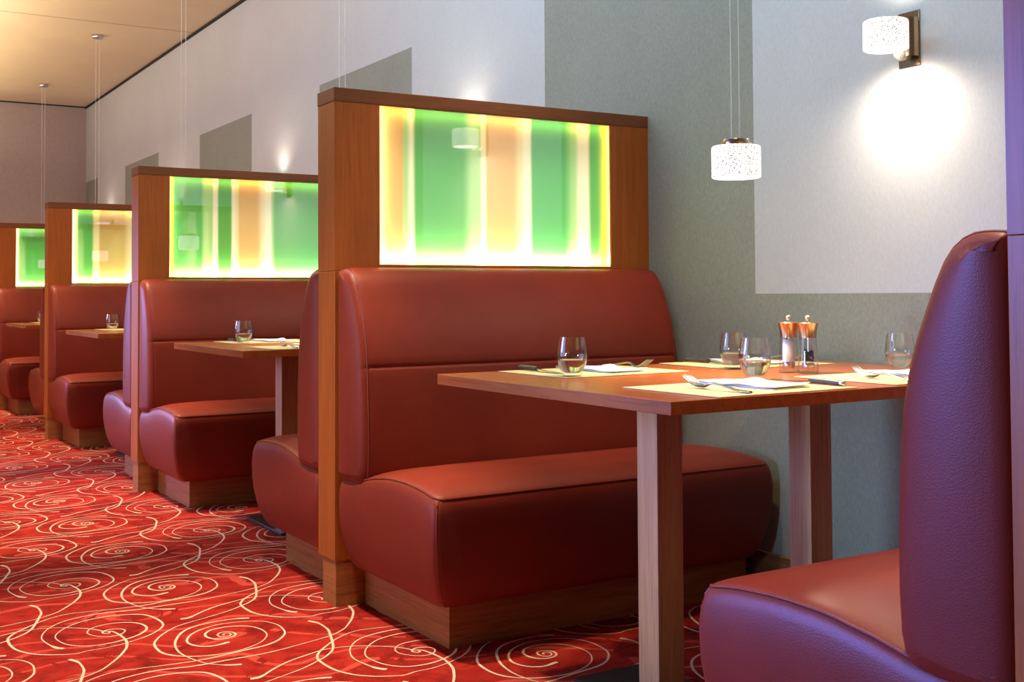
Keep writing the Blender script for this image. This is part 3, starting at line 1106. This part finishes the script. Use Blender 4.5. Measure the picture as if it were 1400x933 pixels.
WARM = (1.0, 0.82, 0.58)
WARM2 = (1.0, 0.85, 0.68)
for k in range(5):
    y = YC + k * S
    lamp('pendant_bulb', 'SPOT', (TX, y, 1.243), E_PEND, WARM, aim=(TX, y, 0), spot_size=R(125), spot_blend=0.7, shadow_soft_size=0.04)
    ys = YC + SY + k * S
    xs = XW - 0.099
    lamp('wall_lamp_down', 'SPOT', (xs, ys, SZ - 0.046), E_SCD, WARM2, aim=(xs + 0.03, ys, 0), spot_size=R(168), spot_blend=1.0, shadow_soft_size=0.04)
    lamp('wall_lamp_up', 'SPOT', (xs, ys, SZ + 0.06), E_SCU, WARM2, aim=(xs + 0.03, ys, 3), spot_size=R(150), spot_blend=0.8, shadow_soft_size=0.03)
    # a pair of added spots over the booth, each brightening one bench
    for sg, e in ((1, E_BOOTH[k]), (-1, E_BOOTH2[k])):
        lamp('booth_fill', 'SPOT', (1.85, y + sg * 0.58, 3.02), e, (1.0, 0.66, 0.36), aim=(1.9, y + sg * 0.86, 0.45), spot_size=R(52), spot_blend=0.8, shadow_soft_size=0.06)
# aisle downlights, one opposite each divider
for k in range(5):
    y = 3.08 + k * S
    lamp('aisle_downlight', 'SPOT', (0.72, y, 3.0), E_AISLE[k], (1.0, 0.78, 0.52), aim=(0.86, y, 0), spot_size=R(44), spot_blend=0.6, shadow_soft_size=0.05)
# cool daylight from windows across the aisle
lamp('daylight', 'AREA', (-4.2, 5.2, 1.5), E_DAY, (0.46, 0.63, 1.0), aim=(1.4, 3.2, 1.0), shape='RECTANGLE', size=5.0, size_y=2.4)
lamp('bench_fill', 'SPOT', (-2.0, 3.9, 1.5), E_BENCH_FILL, (0.13, 0.22, 1.0), aim=(1.39, 1.47, 0.70), spot_size=R(20), spot_blend=0.85, shadow_soft_size=0.8)  # added blue spot that tints only the nearest bench end
lamp('under_table_fill', 'SPOT', (-3.0, 1.95, 0.75), E_UNDER, (0.42, 0.66, 1.0), aim=(2.6, 2.18, 0.40), spot_size=R(13), spot_blend=0.5, shadow_soft_size=0.25)  # added low spot, puts blue on the wall under the table
lamp('far_bench_fill', 'SPOT', (-1.2, 10.0, 1.3), E_FAR_FILL, (0.42, 0.45, 1.0), aim=(1.45, 6.4, 0.35), spot_size=R(24), spot_blend=0.6, shadow_soft_size=0.5)  # added local spot for the lilac tint on the far bench
lamp('wall_fill', 'AREA', (0.9, 3.1, 2.98), E_WALL_FILL, (0.55, 0.80, 1.0), aim=(2.7, 3.1, 2.0), shape='RECTANGLE', size=5.0, size_y=0.25)  # added cool fill without a fixture, lifts the upper wall
lamp('wall_fill', 'AREA', (0.9, 9.6, 2.98), E_WALL_FILL2, (0.50, 0.70, 1.0), aim=(2.7, 9.6, 2.0), shape='RECTANGLE', size=7.0, size_y=0.25)  # second added fill, cools the far stretch of wall
# added warm fill without a fixture, brightens the ceiling from below
lamp('ceiling_fill', 'AREA', (0.3, 9.0, 2.35), E_CEIL_FILL, (1.0, 0.74, 0.37), rot=(PI, 0, 0), shape='RECTANGLE', size=1.6, size_y=8.0)
# general soft warm room light
lamp('room_light', 'AREA', (0.2, 8.5, 3.0), E_ROOM, (1.0, 0.78, 0.55), aim=(0.6, 8.5, 0), shape='RECTANGLE', size=2.2, size_y=7.0)

w = bpy.data.worlds.new('world')
bpy.context.scene.world = w
w.use_nodes = True
bg = w.node_tree.nodes['Background']
bg.inputs[0].default_value = (1.0, 0.86, 0.78, 1)
bg.inputs[1].default_value = E_WORLD

# ------------------------------------------------------------------ camera
F_PX, YAW, V0, H, U0, ROLL, PITCH = 1583.375, R(31.6883), 357.1134, 0.958, 712.5074, R(0.349), R(1.672)
Fv = Vector((math.sin(YAW), math.cos(YAW), 0))
Rv = Vector((math.cos(YAW), -math.sin(YAW), 0))
Uv = Vector((0, 0, 1))
F2 = Fv * math.cos(PITCH) + Uv * math.sin(PITCH)
U2 = Uv * math.cos(PITCH) - Fv * math.sin(PITCH)
R3 = Rv * math.cos(ROLL) - U2 * math.sin(ROLL)
U3 = Rv * math.sin(ROLL) + U2 * math.cos(ROLL)
cam = bpy.data.cameras.new('camera')
cam.sensor_fit = 'HORIZONTAL'
cam.sensor_width = 36
cam.lens = F_PX / 1400 * 36
cam.shift_x = -(U0 - 700) / 1400
cam.shift_y = (V0 - 466.5) / 1400
cam.clip_start = 0.05
co = bpy.data.objects.new('camera', cam)
COL.objects.link(co)
m3 = Matrix((R3, U3, -F2)).transposed()
co.matrix_world = Matrix.Translation((0, 0, H)) @ m3.to_4x4()
sc = bpy.context.scene
sc.camera = co
sc.view_settings.view_transform = 'Standard'
sc.view_settings.look = 'None'
sc.view_settings.exposure = 0.0
sc.cycles.use_denoising = True
sc.cycles.max_bounces = 10
sc.cycles.transparent_max_bounces = 16
sc.cycles.caustics_reflective = False
sc.cycles.caustics_refractive = False
sc.cycles.sample_clamp_indirect = 4.0
